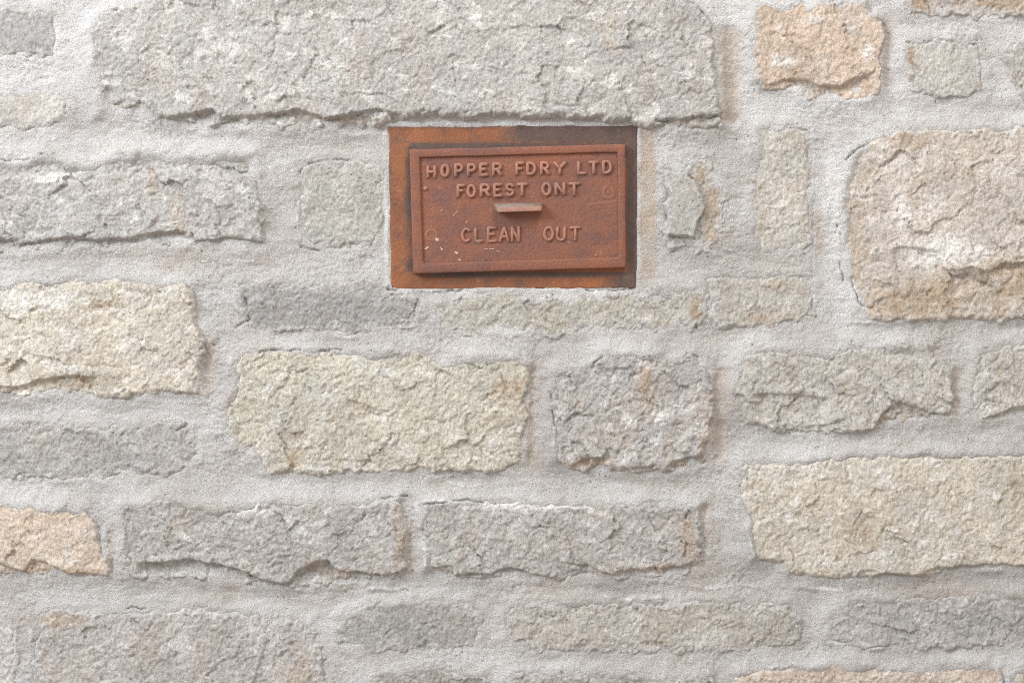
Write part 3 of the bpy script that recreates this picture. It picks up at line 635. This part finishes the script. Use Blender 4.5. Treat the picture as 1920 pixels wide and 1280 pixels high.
# raised letters: strokes with a rounded section
def arc(cx, cy, rx, ry, a0, a1, n=14):
    return [(cx+rx*math.cos(math.radians(a0+(a1-a0)*i/n)), cy+ry*math.sin(math.radians(a0+(a1-a0)*i/n))) for i in range(n+1)]
G = {  # unit box, y down
 'H': [[(0,0),(0,1)],[(1,0),(1,1)],[(0,.52),(1,.52)]],
 'O': [arc(.5,.5,.5,.5,0,360,22)],
 'P': [[(.05,0),(.05,1)],[(.05,0),(.55,0)]+arc(.58,.27,.40,.27,-90,90,9)+[(.05,.54)]],
 'E': [[(.05,0),(.05,1)],[(.05,0),(.95,0)],[(.05,.48),(.75,.48)],[(.05,1),(1,1)]],
 'R': [[(.05,0),(.05,1)],[(.05,0),(.55,0)]+arc(.56,.26,.38,.26,-90,90,9)+[(.05,.52)],[(.5,.52),(1,1)]],
 'F': [[(.1,0),(.1,1)],[(.1,0),(1,0)],[(.1,.48),(.8,.48)]],
 'D': [[(.05,0),(.05,1)],[(.05,0),(.45,0)]+arc(.45,.5,.52,.5,-90,90,14)+[(.05,1)]],
 'Y': [[(0,0),(.5,.5)],[(1,0),(.5,.5)],[(.5,.5),(.5,1)]],
 'L': [[(.08,0),(.08,1)],[(.08,1),(1,1)]],
 'T': [[(0,.02),(1,.02)],[(.5,0),(.5,1)]],
 'S': [[(.93,.2)]+arc(.5,.255,.43,.255,-25,-250,14)+arc(.5,.745,.45,.255,-70,155,14)],
 'N': [[(.05,1),(.05,0)],[(.05,0),(.95,1)],[(.95,1),(.95,0)]],
 'C': [arc(.54,.5,.52,.5,-42,-318,20)],
 'A': [[(0,1),(.5,0)],[(.5,0),(1,1)],[(.2,.66),(.8,.66)]],
 'U': [[(.05,0),(.05,.66)]+arc(.5,.66,.45,.34,180,0,12)+[(.95,0)]],
}
SERIF = {'H': [(0,0),(1,0),(0,1),(1,1)], 'P': [(.05,1)], 'F': [(.1,1)], 'T': [(.5,1)], 'R': [(.05,1)], 'Y': [(.5,1)], 'N': [(.05,1)]}
def stroke(V, F, pts, half, base, top):
    P = np.array(pts, float); n = len(P)
    T = np.gradient(P, axis=0); T /= np.linalg.norm(T, axis=1)[:, None]+1e-9
    K = 9; rings = []
    seq = [(P[0]-T[0]*half*.75, T[0], .35)] + [(P[i], T[i], 1.0) for i in range(n)] + [(P[-1]+T[-1]*half*.75, T[-1], .35)]
    for c, t, s in seq:
        nx, ny = -t[1], t[0]; r = []
        for q in range(K):
            a = math.pi*q/(K-1); ca, sa = math.cos(a), math.sin(a)
            cx = math.copysign(abs(ca)**0.8, ca); sa = sa**0.62
            r.append(len(V)); V.append(hp(c[0]+nx*half*s*cx, c[1]+ny*half*s*cx, base+(top-base)*sa*(0.35+0.65*s)))
        rings.append(r)
    for a, b in zip(rings[:-1], rings[1:]):
        for q in range(K-1): F.append((a[q], a[q+1], b[q+1], b[q]))
    F.append(tuple(rings[0][::-1])); F.append(tuple(rings[-1]))
LET = [('H',800,818,310,335),('O',826,843,308,333),('P',851,869,307,333),('P',875,893,307,332),('E',898,916,306,331),('R',922,942,305,331),
       ('F',965,983,304,330),('D',986,1006,304,329),('R',1012,1031,303,329),('Y',1037,1062,303,329),('L',1081,1100,302,328),('T',1103,1123,302,328),('D',1128,1148,301,327),
       ('F',855,873,346,371),('O',875,893,346,371),('R',899,920,345,370),('E',924,943,344,370),('S',947,965,344,369),('T',968,990,343,369),
       ('O',1015,1034,342,368),('N',1039,1061,342,367),('T',1065,1088,342,368),
       ('C',864,884,427,455),('L',888,907,426,455),('E',912,933,425,455),('A',935,956,424,455),('N',957,976,423,455),
       ('O',1018,1039,424,453),('U',1042,1062,424,453),('T',1067,1090,424,453)]
lr = np.random.default_rng(3)
for ch, x0, x1, y0, y1 in LET:
    V, F = [], []; ins = 2.6; half = 3.4 if y0 < 400 else 2.9; top = 12.2 if y0 < 400 else 11.5
    fx = lambda u: x0+ins+(x1-x0-2*ins)*u; fy = lambda v: y0+ins+(y1-y0-2*ins)*v
    sl = -0.018
    for s in G[ch]:
        st_ = [(fx(u)+lr.uniform(-.25, .25), fy(v)+sl*(fx(u)-(x0+x1)/2)+lr.uniform(-.25, .25)) for u, v in s]
        if len(st_) == 2: st_ = [st_[0], ((st_[0][0]+st_[1][0])/2, (st_[0][1]+st_[1][1])/2), st_[1]]
        stroke(V, F, st_, half*lr.uniform(.92, 1.06), 8.6, top*lr.uniform(.985, 1.01))
    for u, v in SERIF.get(ch, []):
        c = (fx(u), fy(v)+(1.0 if v == 0 else -1.0)*0.4)
        stroke(V, F, [(c[0]-2.2, c[1]), c, (c[0]+2.2, c[1])], 1.7, 8.6, top-0.7)
    me = poly_mesh("letter", V, F); me.materials.append(MAT_LETTER)
    o = link(bpy.data.objects.new("letter", me), door)

# handle: a short cast lug, sloping top, narrowing to the front
hv = []; 
prof = [((926,382),(1018,379.5),(1017,393.5),(927,396),8.6), ((928,383.5),(1017,381),(1016.5,394.5),(929,397),14),
        ((930,387.5),(1016.5,385),(1016,397),(930.5,399.5),20), ((932,390),(1015.5,387.5),(1015,398.5),(932.5,401),23)]
import bmesh
bm = bmesh.new(); prev = None; first = None
for a, b, c, d, mm in prof:
    r = [bm.verts.new(hp(*q, mm)) for q in (a, b, c, d)]
    if prev:
        for k in range(4): bm.faces.new((prev[k], prev[(k+1) % 4], r[(k+1) % 4], r[k]))
    prev = r
bm.faces.new(prev)
bmesh.ops.recalc_face_normals(bm, faces=bm.faces)
bmesh.ops.bevel(bm, geom=[e for e in bm.edges if len(e.link_faces) == 2 and e.calc_face_angle(0) > 0.5], offset=0.0020, segments=4, affect='EDGES', profile=0.5)
me = bpy.data.meshes.new("handle"); bm.to_mesh(me); bm.free()
for p in me.polygons: p.use_smooth = True
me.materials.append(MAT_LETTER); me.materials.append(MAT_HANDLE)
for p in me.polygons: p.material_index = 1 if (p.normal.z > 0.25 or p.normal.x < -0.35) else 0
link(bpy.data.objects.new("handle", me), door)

# rivet-like cast pip and dried lime splashes
def blob(name, px, py, rx, ry, mm, rot, mat, seed):
    q = np.random.default_rng(seed); V = []; F = []; n, k = 12, 4
    V.append(hp(px, py, 9.1+mm))
    wob = [q.uniform(.45, 1.4) for _ in range(n)] if mat is MAT_SPLASH else [1]*n
    for j in range(1, k+1):
        t = j/k
        for i in range(n):
            a = 2*math.pi*i/n; x = rx*math.sin(t*math.pi/2)*math.cos(a)*wob[i]; y = ry*math.sin(t*math.pi/2)*math.sin(a)*wob[i]
            V.append(hp(px+x*math.cos(rot)-y*math.sin(rot), py+x*math.sin(rot)+y*math.cos(rot), 9.1+mm*math.cos(t*math.pi/2)-(0.6 if j == k else 0)))
    for i in range(n): F.append((0, 1+i, 1+(i+1) % n))
    for j in range(k-1):
        for i in range(n):
            a = 1+j*n+i; b = 1+j*n+(i+1) % n; F.append((a, a+n, b+n, b))
    me = poly_mesh(name, V, F); me.materials.append(mat)
    return link(bpy.data.objects.new(name, me), door)
blob("pip", 798, 354, 4.6, 4.6, 2.4, 0, MAT_LETTER, 1)
for i, (px, py, rx, ry, rot) in enumerate([(819,449,5,3.6,.4),(800,466,4.6,2.4,-.5),(828,467,4.4,1.8,1.1),(857,475,5,2.2,.4),(862,488,5,1.6,.4),(828,395,3.5,1.2,-.6),(851,404,1.6,1.4,0),(854,400,7,1.0,-.75),
                                           (875,417,3.2,1.1,-1.0),(896,456,7,1.1,-.3),(913,467,4,.8,0),(923,467,5,.8,0),(935,472,4,.9,.5),(1067,455,2,1.2,0),(1117,478,1.8,1.4,.3),(763,328,1,1,0)][:15]):
    blob("lime_splash", px, py, rx, ry, 0.9, rot, MAT_SPLASH, 50+i)
